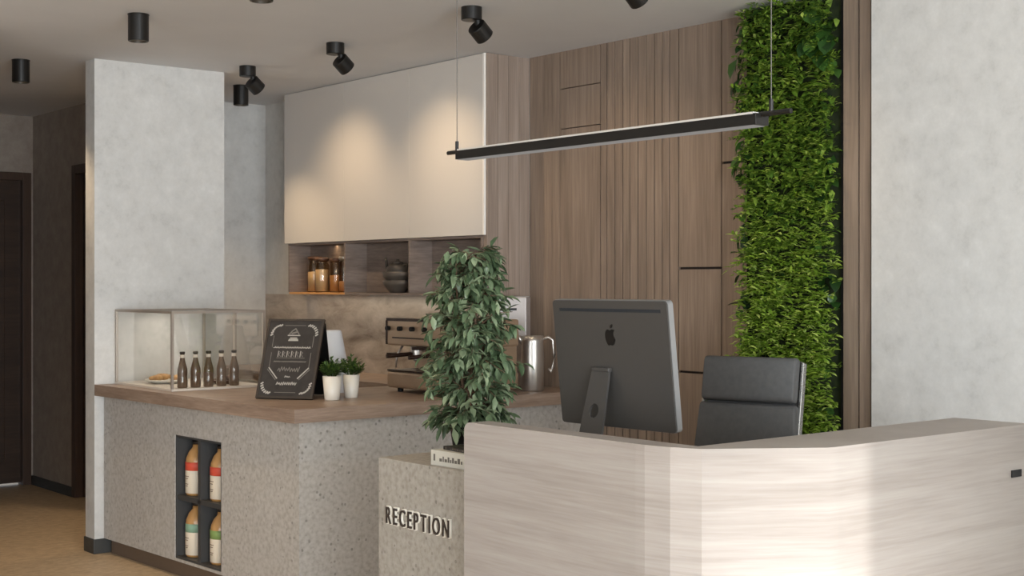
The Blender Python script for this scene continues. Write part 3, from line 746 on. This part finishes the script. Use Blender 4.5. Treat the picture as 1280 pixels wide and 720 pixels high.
# round the upper edge of the free left end
ed = [e_ for e_ in bm.edges if {tuple(round(c, 4) for c in v.co) for v in e_.verts} == {tuple(round(c, 4) for c in tp_[0].co), tuple(round(c, 4) for c in tp_[N-1].co)}]
bmesh.ops.bevel(bm, geom=ed, offset=RT, segments=6, affect='EDGES', profile=0.5)
dm.build('wood_front', M['desk'], desk)
MB().box(3.922-ax, 3.978-ax, -0.004, 0.0, 0.920, 0.943, bevel=0.001).build('lock_plate', M['blackplastic'], desk)

# terrazzo plinth carrying the sign, runs on behind the wooden front
PXF = ax+thk+0.011
pl = thing('terrazzo_plinth', 'beige terrazzo reception plinth bearing raised dark letters', 'plinth', (PXF, 2.70, 0))
MB().box(0, 0.58, 0, 1.451, 0, 0.90, bevel=0.003).build('plinth_body', M['terrazzo_warm'], pl)

def letter_mesh(chars, size, ext, off):
    cu = bpy.data.curves.new('lettering', 'FONT'); cu.body = chars; cu.size = size; cu.extrude = ext; cu.offset = off; cu.resolution_u = 4
    o = bpy.data.objects.new('lettering', cu); C.objects.link(o)
    bpy.context.view_layer.update()
    dg = bpy.context.evaluated_depsgraph_get()
    me = bpy.data.meshes.new_from_object(o.evaluated_get(dg), depsgraph=dg)
    bpy.data.objects.remove(o)
    return me
def extents(me):
    xs = [v.co.x for v in me.vertices]; return min(xs), max(xs)
word = 'RECEPTION'
LH = 0.058; size = LH/0.729*1.0
cap = letter_mesh('E', 1.0, 0, 0); cz = max(v.co.y for v in cap.vertices); size = LH/cz
gaps = 0.016; items = []; total = 0
for chx in word:
    me = letter_mesh(chx, size, 0.006, 0.0); a0, a1 = extents(me); items.append((chx, me, a0, a1)); total += (a1-a0)
want = 0.375; sxx = (want-gaps*(len(word)-1))/total
ly0 = 4.084-2.70; cur = 0.0; lz = 0.672
for chx, me, a0, a1 in items:
    back = letter_mesh(chx, size, 0.004, 0.0036)
    for (mesh, nm, mt, dpt, par) in ((back, 'letter', M['letter_cream'], -0.0052, pl), (me, 'letter_face', M['letter_dark'], -0.0110, None)):
        for v in mesh.vertices:
            x, y, z = v.co
            yy = ly0-(cur+(x-a0)*sxx)
            v.co = Vector((dpt-z*(1.0 if nm == 'letter' else 0.5), yy, lz+y))
        mesh.materials.clear(); mesh.materials.append(mt); mesh.update()
        o = bpy.data.objects.new(nm, mesh); C.objects.link(o)
        if nm == 'letter': o.parent = pl; lo = o
        else: o.parent = lo
    cur += (a1-a0)*sxx+gaps

# books on the plinth
def book(x, y, z, lx, ly, h, rz, label, cov, dark=False):
    t = thing('book', label, 'book', (x, y, z), rz, 'books on the terrazzo plinth')
    pr_ = MB().box(-lx/2, lx/2, -ly/2, ly/2, 0.0002, 0.0022).box(-lx/2, lx/2, -ly/2, ly/2, h-0.002, h).box(-lx/2, -lx/2+0.002, -ly/2, ly/2, 0.0022, h-0.002)
    MB().box(-lx/2+0.003, lx/2-0.004, -ly/2+0.004, ly/2-0.004, 0.0024, h-0.0022).build('pages', M['page'], t)
    rg = random.Random(int(h*1e4))
    yy = ly*0.34
    for i in range(9):
        wd = rg.uniform(0.006, 0.014); pr_.box(-lx/2-0.0006, -lx/2, yy-wd, yy, h*0.3, h*(0.5+0.15*(i % 2)), mi=1); yy -= wd+0.004
    pr_.box(-lx/2-0.0006, -lx/2, ly*0.42, ly*0.45, h*0.3, h*0.75, mi=1)
    pr_.build('cover', [cov, M['print']], t)
book(2.89, 3.715, 0.9003, 0.19, 0.30, 0.052, R(2), 'thick pale book lying at the bottom of the pile on the plinth', M['bookcover'])
book(2.90, 3.70, 0.9525, 0.17, 0.26, 0.012, R(-4), 'thin dark-covered book lying on the thick pale book', M['bookdark'], True)

# tall leafy plant
fp = thing('potted_ficus', 'tall leafy ficus in a black pot standing on the terrazzo plinth', 'potted plant', (3.06, 3.99, 0.9003))
MB().lathe([(0, 0), (0.055, 0), (0.060, 0.006), (0.084, 0.158), (0.086, 0.162), (0.078, 0.162), (0.075, 0.148), (0, 0.148)], 36).build('pot', M['blackplastic'], fp)
MB().lathe([(0, 0.1482), (0.074, 0.1482), (0.06, 0.153), (0, 0.155)], 24).build('soil', M['soil'], fp)
rg = random.Random(21); fol = MB(); stm = MB()
FH = 0.80
def crown_r(t):    # t 0..1 from the foliage bottom to its top
    return 0.205*max(0.12, math.sin(math.pi*(0.25+0.61*t))**0.7)*(1.02-0.06*t)
branches = []
for i in range(5):
    a = 2*math.pi*i/5+0.3; p0 = Vector((0.018*math.cos(a), 0.018*math.sin(a), 0.15)); pp = [p0]
    hh = rg.uniform(0.58, 0.74) if i else 0.72
    for k in range(1, 8):
        t = k/7; pp.append(Vector((math.cos(a+0.5*t)*(0.02+0.055*t), math.sin(a+0.5*t)*(0.02+0.055*t), 0.15+(hh-0.15)*t)))
    stm.tube(pp, [0.006*(1-0.7*k/7)+0.001 for k in range(8)], 7); branches.append(pp)
for i in range(230):
    t = rg.random(); z = 0.10+t*0.63
    r_ = crown_r(t)
    pp = branches[rg.randrange(5)]
    cand = [p for p in pp if p.z < z+0.02] or [pp[0]]
    p0 = cand[-1]
    a = rg.uniform(0, 2*math.pi)
    rr_ = r_*rg.uniform(0.45, 0.95)
    p1 = Vector((math.cos(a)*rr_, math.sin(a)*rr_, z+rg.uniform(-0.03, 0.04)))
    pm = (p0+p1)/2+Vector((0, 0, 0.03)); stm.tube([p0, pm, p1], [0.0022, 0.0016, 0.001], 5)
    for q in range(10):
        s_ = rg.uniform(0.35, 1.0); p = (p0.lerp(pm, s_*2) if s_ < 0.5 else pm.lerp(p1, s_*2-1))
        out = Vector((math.cos(a), math.sin(a), 0))
        dr = out*rg.uniform(0.0, 1.0)+Vector((rg.uniform(-0.8, 0.8), rg.uniform(-0.8, 0.8), rg.uniform(-1.1, 0.25)))
        leaf(fol.bm, p, dr, Vector((rg.uniform(-0.3, 0.3), rg.uniform(-0.3, 0.3), 1)), rg.uniform(0.045, 0.072), rg.uniform(0.018, 0.027), 0.3, rg.uniform(0.05, 0.3))
stm.build('stems', M['bark'], fp); fol.build('foliage', M['leaf_ficus'], fp, recalc=False)

# ------------------------------------------------------------------ monitor
# width direction runs along the desk; local x = width, local -y = back of the screen (towards the viewer)
def cam2w(r, d): return Vector((0.7746*r+0.6324*d, -0.6324*r+0.7746*d, 0))
wdir = cam2w(0.675, -0.736); bl = cam2w(0.178, 4.85)
mrz = math.atan2(wdir.y, wdir.x)
mid_ = bl+wdir*0.265
mo = thing('desktop_computer', 'dark grey all-in-one desktop computer seen from behind on the desk', 'computer', (mid_.x, mid_.y, 0.9003), mrz)
MB0 = 0.137; MHt = 0.437; TILT = math.atan2(0.051, 0.4345)
tm = T(0, 0, MB0) @ Matrix.Rotation(TILT, 4, 'X')
W2 = 0.265
hs = MB()
# rounded slab: outline in x-z with rounded corners, extruded along y
def rrect(x0, x1, z0, z1, r, n=6):
    o = []
    for cx, cz, a0 in ((x1-r, z1-r, 0), (x0+r, z1-r, 90), (x0+r, z0+r, 180), (x1-r, z0+r, 270)):
        for i in range(n+1):
            a = R(a0+90*i/n); o.append((cx+r*math.cos(a), cz+r*math.sin(a)))
    return o
def slab_xz(mb, outline, y0, y1, mat, mi=0, smooth=False):
    A = [mb.bm.verts.new((x, y0, z)) for x, z in outline]; B = [mb.bm.verts.new((x, y1, z)) for x, z in outline]
    fs = [mb.bm.faces.new(A), mb.bm.faces.new(list(reversed(B)))]
    n_ = len(outline)
    for i in range(n_): fs.append(mb.bm.faces.new((A[i], B[i], B[(i+1) % n_], A[(i+1) % n_])))
    for f_ in fs: f_.material_index = mi
    bmesh.ops.transform(mb.bm, matrix=mat, verts=A+B)
slab_xz(hs, rrect(-W2+0.002, W2-0.002, 0.002, MHt-0.002, 0.013), 0.0, 0.006, tm)
hs.build('back_shell', M['monitor'], mo)
rim = MB(); slab_xz(rim, rrect(-W2, W2, 0, MHt, 0.015), 0.006, 0.030, tm); rim.build('rim', M['monitor_edge'], mo)
scr = MB(); slab_xz(scr, rrect(-W2+0.008, W2-0.008, 0.07, MHt-0.008, 0.008), 0.0302, 0.0315, tm); scr.build('screen', M['screen'], mo)
MB().box(-W2+0.035, W2-0.03, -0.0012, 0.0, MHt-0.040, MHt-0.029, tm).build('vent_slot', M['slot'], mo)
# emblem: fruit outline with a bite and a leaf
em_o = []
def emblem_pts():
    P = []
    ctrl = [(0.0, 0.023), (0.010, 0.0275), (0.020, 0.0235), (0.0155, 0.016), (0.0145, 0.006), (0.019, -0.003), (0.0225, -0.006),
            (0.018, -0.019), (0.0105, -0.0285), (0.004, -0.0275), (0.0, -0.0262), (-0.004, -0.0275), (-0.0105, -0.0285), (-0.0185, -0.017), (-0.0228, -0.002), (-0.0225, 0.012), (-0.0175, 0.0225), (-0.010, 0.0268)]
    n_ = len(ctrl)
    for i in range(n_):
        p0, p1, p2, p3 = (ctrl[(i+q-1) % n_] for q in range(4))
        for s_ in range(4):
            t = s_/4
            P.append(tuple(0.5*((2*p1[c])+(-p0[c]+p2[c])*t+(2*p0[c]-5*p1[c]+4*p2[c]-p3[c])*t*t+(-p0[c]+3*p1[c]-3*p2[c]+p3[c])*t**3) for c in (0, 1)))
    return P
eb = MB(); ez = MHt*0.712
slab_xz(eb, [(x+0.003, z+ez) for x, z in emblem_pts()], -0.0014, 0.0, tm)
lf = []
for i in range(9):
    t = i/8; lf.append((0.002+0.011*t+0.004*math.sin(math.pi*t), 0.030+0.015*t-0.003*math.sin(math.pi*t)))
for i in range(7, 0, -1):
    t = i/8; lf.append((0.002+0.011*t-0.004*math.sin(math.pi*t), 0.030+0.015*t+0.003*math.sin(math.pi*t)))
slab_xz(eb, [(x+0.003, z+ez) for x, z in lf], -0.0014, 0.0, tm)
eb.build('emblem', M['emblem'], mo)
# bent stand with a round cable hole
st = MB(); bmx_ = st.bm
SWT, SWB, SOX = 0.040, 0.058, -0.042      # half widths at top and foot
zt = MB0+0.205; yt = -0.012-0.205*math.sin(TILT)
yb = -0.115; zbm = 0.008; hz = 0.197; hr = 0.021
def plate_pt(u, v):          # u -1..1 across, v 0..1 up the sloping plate
    w_ = SWB+(SWT-SWB)*v
    return Vector((u*w_+SOX, yb+(yt-yb)*v, zbm+(zt-zbm)*v))
vh = (hz-zbm)/(zt-zbm)
nseg = 24; ring = []; outr = []
Lp = (plate_pt(0, 1)-plate_pt(0, 0)).length
for i in range(nseg):
    a = 2*math.pi*i/nseg; dx, dv = math.cos(a), math.sin(a)
    w_ = SWB+(SWT-SWB)*vh
    ring.append(plate_pt(hr*dx/w_, vh+hr*1.15*dv/Lp))
    m_ = max(abs(dx), abs(dv)); u_, q_ = dx/m_, dv/m_
    outr.append(plate_pt(u_, vh+q_*0.14))
nrm = (plate_pt(1, 0)-plate_pt(-1, 0)).cross(plate_pt(0, 1)-plate_pt(0, 0)).normalized()
tk = 0.009
A = [bmx_.verts.new(p) for p in ring]; B = [bmx_.verts.new(p) for p in outr]
A2 = [bmx_.verts.new(p-nrm*tk) for p in ring]; B2 = [bmx_.verts.new(p-nrm*tk) for p in outr]
for i in range(nseg):
    k_ = (i+1) % nseg
    bmx_.faces.new((A[i], B[i], B[k_], A[k_])); bmx_.faces.new((A2[k_], B2[k_], B2[i], A2[i])); bmx_.faces.new((A[k_], A2[k_], A2[i], A[i]))
def plate_box(v0, v1):
    q = [plate_pt(-1, v0), plate_pt(1, v0), plate_pt(1, v1), plate_pt(-1, v1)]
    F_ = [bmx_.verts.new(p) for p in q]; K_ = [bmx_.verts.new(p-nrm*tk) for p in q]
    bmx_.faces.new(F_); bmx_.faces.new(list(reversed(K_)))
    for i in range(4): bmx_.faces.new((F_[i], K_[i], K_[(i+1) % 4], F_[(i+1) % 4]))
plate_box(vh+0.14, 1.0); plate_box(0.0, vh-0.14)
for sgn in (-1, 1):
    q = [plate_pt(sgn, vh-0.14), plate_pt(sgn, vh+0.14)]
    vs_ = [bmx_.verts.new(p) for p in (q[0], q[1], q[1]-nrm*tk, q[0]-nrm*tk)]; bmx_.faces.new(vs_)
# top knuckle joining the shell, and the foot
st.box(SOX-SWT, SOX+SWT, yt-0.006, 0.001-0.205*math.sin(TILT)*0.98, zt-0.014, zt, bevel=0.003)
st.box(SOX-SWB, SOX+SWB, yb-0.004, 0.10, 0.0002, 0.008, bevel=0.003)
st.build('stand', M['monitor'], mo)

# ------------------------------------------------------------------ office chair
oc = thing('office_chair', 'dark grey padded office chair behind the reception desk', 'chair', (4.20, 3.69, 0), R(-72.2))
# local: faces -y
PW = 0.42
rec = R(11)
bmat = T(0, 0.0, 0.487) @ Matrix.Rotation(-rec, 4, 'X')
def pad(name, z0, z1, w0, w1, y0, th_, parent=oc):
    """a padded cushion, slightly wider at z0 (w0) than at z1 (w1)"""
    m = MB(); m.box(-0.5, 0.5, 0, th_, z0, z1, bevel=0.022)
    for v in m.bm.verts:
        t = (v.co.z-z0)/(z1-z0); v.co.x *= (w0+(w1-w0)*t)
        bul = (1-(2*t-1)**2)*0.012*(1-(2*v.co.x/w0)**2); v.co.y += y0-(bul if v.co.y < th_/2 else 0)
    for f_ in m.bm.faces: f_.smooth = True
    bmesh.ops.transform(m.bm, matrix=bmat, verts=m.bm.verts)
    return m.build(name, M['chairpad'], parent)
pad('headrest_pad', 0.565, 0.748, 0.405, 0.405, -0.062, 0.060)
pad('backrest_pad', 0.355, 0.558, 0.44, 0.42, -0.055, 0.055)
pad('backrest_pad', 0.06, 0.35, 0.45, 0.44, -0.05, 0.05)
MB().box(-0.20, 0.20, 0.004, 0.012, 0.03, 0.74, bmat).build('back_shell', M['chairpad'], oc)
for sx in (-1, 1):
    MB().box(sx*0.211-0.006, sx*0.211+0.006, -0.012, 0.022, -0.02, 0.735, bmat, bevel=0.003).build('side_rail', M['alu'], oc)
    MB().tube([(sx*0.225, -0.02, 0.66), (sx*0.25, -0.10, 0.675), (sx*0.25, -0.28, 0.675), (sx*0.25, -0.34, 0.64), (sx*0.235, -0.36, 0.47)], 0.012, 10).build('armrest', M['alu'], oc)
MB().box(-0.235, 0.235, -0.47, 0.0, 0.42, 0.485, bevel=0.024).build('seat', M['chairpad'], oc)
MB().cyl((0, -0.22, 0.12), (0, -0.22, 0.42), 0.025, 16).build('gas_column', M['alu'], oc)
for i in range(5):
    a = 2*math.pi*i/5+0.3
    px_, py_ = 0.26*math.cos(a), -0.22+0.26*math.sin(a)
    lg = MB().tube([(0, -0.22, 0.12), (px_*0.5, -0.22+0.13*math.sin(a), 0.105), (px_, py_, 0.075)], [0.02, 0.017, 0.012], 10).build('base_leg', M['alu'], oc)
    MB().cyl((px_-0.011*math.sin(a), py_+0.011*math.cos(a), 0.028), (px_+0.011*math.sin(a), py_-0.011*math.cos(a), 0.028), 0.0275, 20).build('caster', M['blackplastic'], lg)

# ------------------------------------------------------------------ pendant lamp
BZ = 1.975
pd = thing('pendant_lamp', 'long thin black linear pendant lamp hanging on two cables over the desk', 'pendant lamp', (2.77, 3.0, CEIL))
def pz(z): return z-CEIL
MB().box(-0.026, 0.026, 2.36-3.0, 3.66-3.0, pz(BZ-0.034), pz(BZ-0.004), bevel=0.001).build('lamp_bar', M['black'], pd)
MB().box(-0.0262, -0.002, 2.37-3.0, 3.65-3.0, pz(BZ-0.0055), pz(BZ)).build('light_strip', M['lampstrip'], pd)
MB().box(-0.024, 0.020, 2.37-3.0, 3.65-3.0, pz(BZ-0.0362), pz(BZ-0.0342)).build('diffuser', M['ledlit'], pd)
for ya, yb_, yc in ((3.655, 3.735, 3.685), (2.365, 2.265, 2.33)):
    MB().cyl((0, ya-3.0, pz(BZ-0.006)), (0, yb_-3.0, pz(BZ-0.006)), 0.007, 10).build('end_rod', M['black'], pd)
    MB().cyl((0, yc-3.0, pz(BZ-0.012)), (0, yc-3.0, pz(BZ+0.03)), 0.006, 10).build('cable_grip', M['black'], pd)
    MB().cyl((0, yc-3.0, pz(BZ+0.03)), (0, yc-3.0, -0.012), 0.0014, 8).build('cable', M['cable'], pd)
    MB().cyl((0, yc-3.0, -0.022), (0, yc-3.0, -0.0003), 0.03, 20).build('ceiling_cup', M['black'], pd)

# ------------------------------------------------------------------ green wall
gw = thing('green_wall', 'vertical living green wall of ferns and ivy in the wood panelling', 'green wall', (4.96, 3.97, 0))
GX = 4.96; GY = 3.97
def gy(y): return y-GY
MB().box(-0.07, 0.0, gy(3.715), gy(4.235), 0.02, CEIL-0.003).build('planter_backing', M['moss'], gw)
MB().box(-0.085, 0.0, gy(3.703), gy(3.714), 0.0, CEIL-0.003).box(-0.085, 0.0, gy(4.236), gy(4.246), 0.0, CEIL-0.003).build('side_frame', M['blackplastic'], gw)
rg = random.Random(5)
fern, mixd, ivy = MB(), MB(), MB()
def gleaf(mb, y, z, x, L, W, dr, droop=0.3, fold=0.3):
    leaf(mb.bm, Vector((x, gy(y), z)), dr, Vector((rg.uniform(-0.5, 0.1), rg.uniform(-0.4, 0.4), 1)), L, W, fold, droop)
# dense fern tufts: short fronds that carry small leaflets
def frond(mb, y, z, x, dr, L, nl, ls, lw):
    d_ = dr.normalized()
    for i in range(nl):
        t = (i+0.6)/nl; p = Vector((x, gy(y), z))+d_*L*t-Vector((0, 0, L*0.35*t*t))
        for sg in (-1, 1):
            side = d_.cross(Vector((0, 0, 1))); side = side.normalized() if side.length > 0.01 else Vector((0, 1, 0))
            ld = side*sg*0.9+d_*0.6+Vector((rg.uniform(-0.4, 0.2), rg.uniform(-0.3, 0.3), rg.uniform(-0.3, 0.6)))
            leaf(mb.bm, p, ld, Vector((-0.4, 0, 1)), ls*rg.uniform(0.7, 1.2), lw*rg.uniform(0.8, 1.2), 0.25, 0.2)
def fade(z): return min(1, max(0, (1.95-z)/0.35))
for i in range(2600):
    z = 0.75+rg.random()*2.03
    y = rg.uniform(3.73, 4.235)
    # the planting narrows a little in the upper half
    if z > 1.9 and rg.random() > 0.55: continue
    x = -0.06-0.08*rg.random()
    dr = Vector((-1, rg.uniform(-0.8, 0.8), rg.uniform(-0.5, 0.9)))
    m_ = fern if rg.random() < 0.25+0.75*fade(z) else mixd
    frond(m_, y, z, x, dr, rg.uniform(0.04, 0.085), 4, rg.uniform(0.028, 0.042), rg.uniform(0.010, 0.016))
for i in range(800):       # broader leaves in the upper half
    z = rg.uniform(1.88, 2.78); y = rg.uniform(3.74, 4.24)
    gleaf(mixd, y, z, -0.07-0.05*rg.random(), rg.uniform(0.04, 0.075), rg.uniform(0.02, 0.038), Vector((-0.7, rg.uniform(-0.9, 0.9), rg.uniform(-1, 0.5))), 0.3)
for i in range(170):       # dark ivy, mostly along the outer edges
    z = rg.uniform(1.2, 2.78) if rg.random() < 0.85 else rg.uniform(0.9, 1.3)
    y = rg.choice((rg.uniform(4.21, 4.27), rg.uniform(3.74, 3.82), rg.uniform(3.75, 4.2)))
    if y > 4.25 and z < 1.4: y -= 0.03
    gleaf(ivy, y, z, -0.06-0.06*rg.random(), rg.uniform(0.05, 0.085), rg.uniform(0.032, 0.055), Vector((-0.45, rg.uniform(-0.5, 1.0) if y > 4.1 else rg.uniform(-0.8, 0.6), rg.uniform(-1.2, 0.2))), 0.25, 0.2)
for i in range(26):        # trailing tips hanging over the panelling
    zc = rg.choice((2.60, 2.45, 2.36, 2.18, 2.05, 1.72, 1.62))+rg.uniform(-0.05, 0.05)
    gleaf(ivy, 4.25+rg.uniform(0, 0.05), zc, -0.05-0.05*rg.random(), rg.uniform(0.05, 0.08), rg.uniform(0.026, 0.045), Vector((-0.15, rg.uniform(0.1, 0.8), -1)), 0.2, 0.1)
for i in range(16):        # big heart-shaped leaves near the top
    gleaf(ivy, rg.uniform(3.72, 3.86), rg.uniform(2.5, 2.76), -0.10-0.03*rg.random(), rg.uniform(0.09, 0.12), rg.uniform(0.07, 0.09), Vector((-0.5, rg.uniform(-0.7, 0.5), rg.uniform(-0.9, 0.1))), 0.2, 0.2)
for i in range(15):        # large dark leaves spilling over the edge by the panelling, up high
    zc = rg.choice((2.64, 2.56, 2.50, 2.44, 2.34, 2.12))+rg.uniform(-0.03, 0.03)
    gleaf(ivy, 4.215+rg.uniform(0, 0.05), zc, -0.10-0.04*rg.random(), rg.uniform(0.085, 0.12), rg.uniform(0.05, 0.075), Vector((-0.2, rg.uniform(0.15, 0.7), rg.uniform(-1.0, -0.5))), 0.25, 0.15)
fern.build('fern_foliage', M['leaf_fern'], gw, recalc=False)
mixd.build('mixed_foliage', M['leaf_mid'], gw, recalc=False)
ivy.build('ivy_foliage', M['leaf_ivy'], gw, recalc=False)

# ------------------------------------------------------------------ daylight
def window_light(name, energy, loc, rot, sx, sy, col):
    l = lamp('AREA', name, energy, col, shape='RECTANGLE', size=sx, size_y=sy)
    l.location = loc; l.rotation_euler = rot; return l
window_light('window_daylight', 900, (0.0, YF-0.06, 1.4), (R(90), 0, 0), 5.2, 2.2, (0.89, 0.952, 1.0))
window_light('side_window_daylight', 118, (XL-0.06, 0.7, 1.425), (R(90), 0, R(-90)), 3.8, 2.15, (0.89, 0.952, 1.0))
sun = lamp('SUN', 'sun', 2.9, (1.0, 0.985, 0.96), angle=R(0.6))
SUN_EL = math.atan(0.2)
sd = Vector((-0.2*math.cos(SUN_EL), math.cos(SUN_EL), -math.sin(SUN_EL)))
sun.rotation_euler = sd.to_track_quat('-Z', 'Y').to_euler()

wd = bpy.data.worlds.new('world'); SC.world = wd; wd.use_nodes = True
wd.node_tree.nodes['Background'].inputs[0].default_value = (0.8, 0.88, 1.0, 1)
wd.node_tree.nodes['Background'].inputs[1].default_value = 1.0

vs = SC.view_settings
SC.display_settings.display_device = 'sRGB'
vs.view_transform = 'Standard'; vs.look = 'None'; vs.gamma = 1.0; vs.exposure = -0.24; vs.use_curve_mapping = False
SC.cycles.max_bounces = 8; SC.cycles.diffuse_bounces = 5; SC.cycles.transparent_max_bounces = 16
SC.cycles.use_denoising = True
SC.cycles.sample_clamp_indirect = 6.0
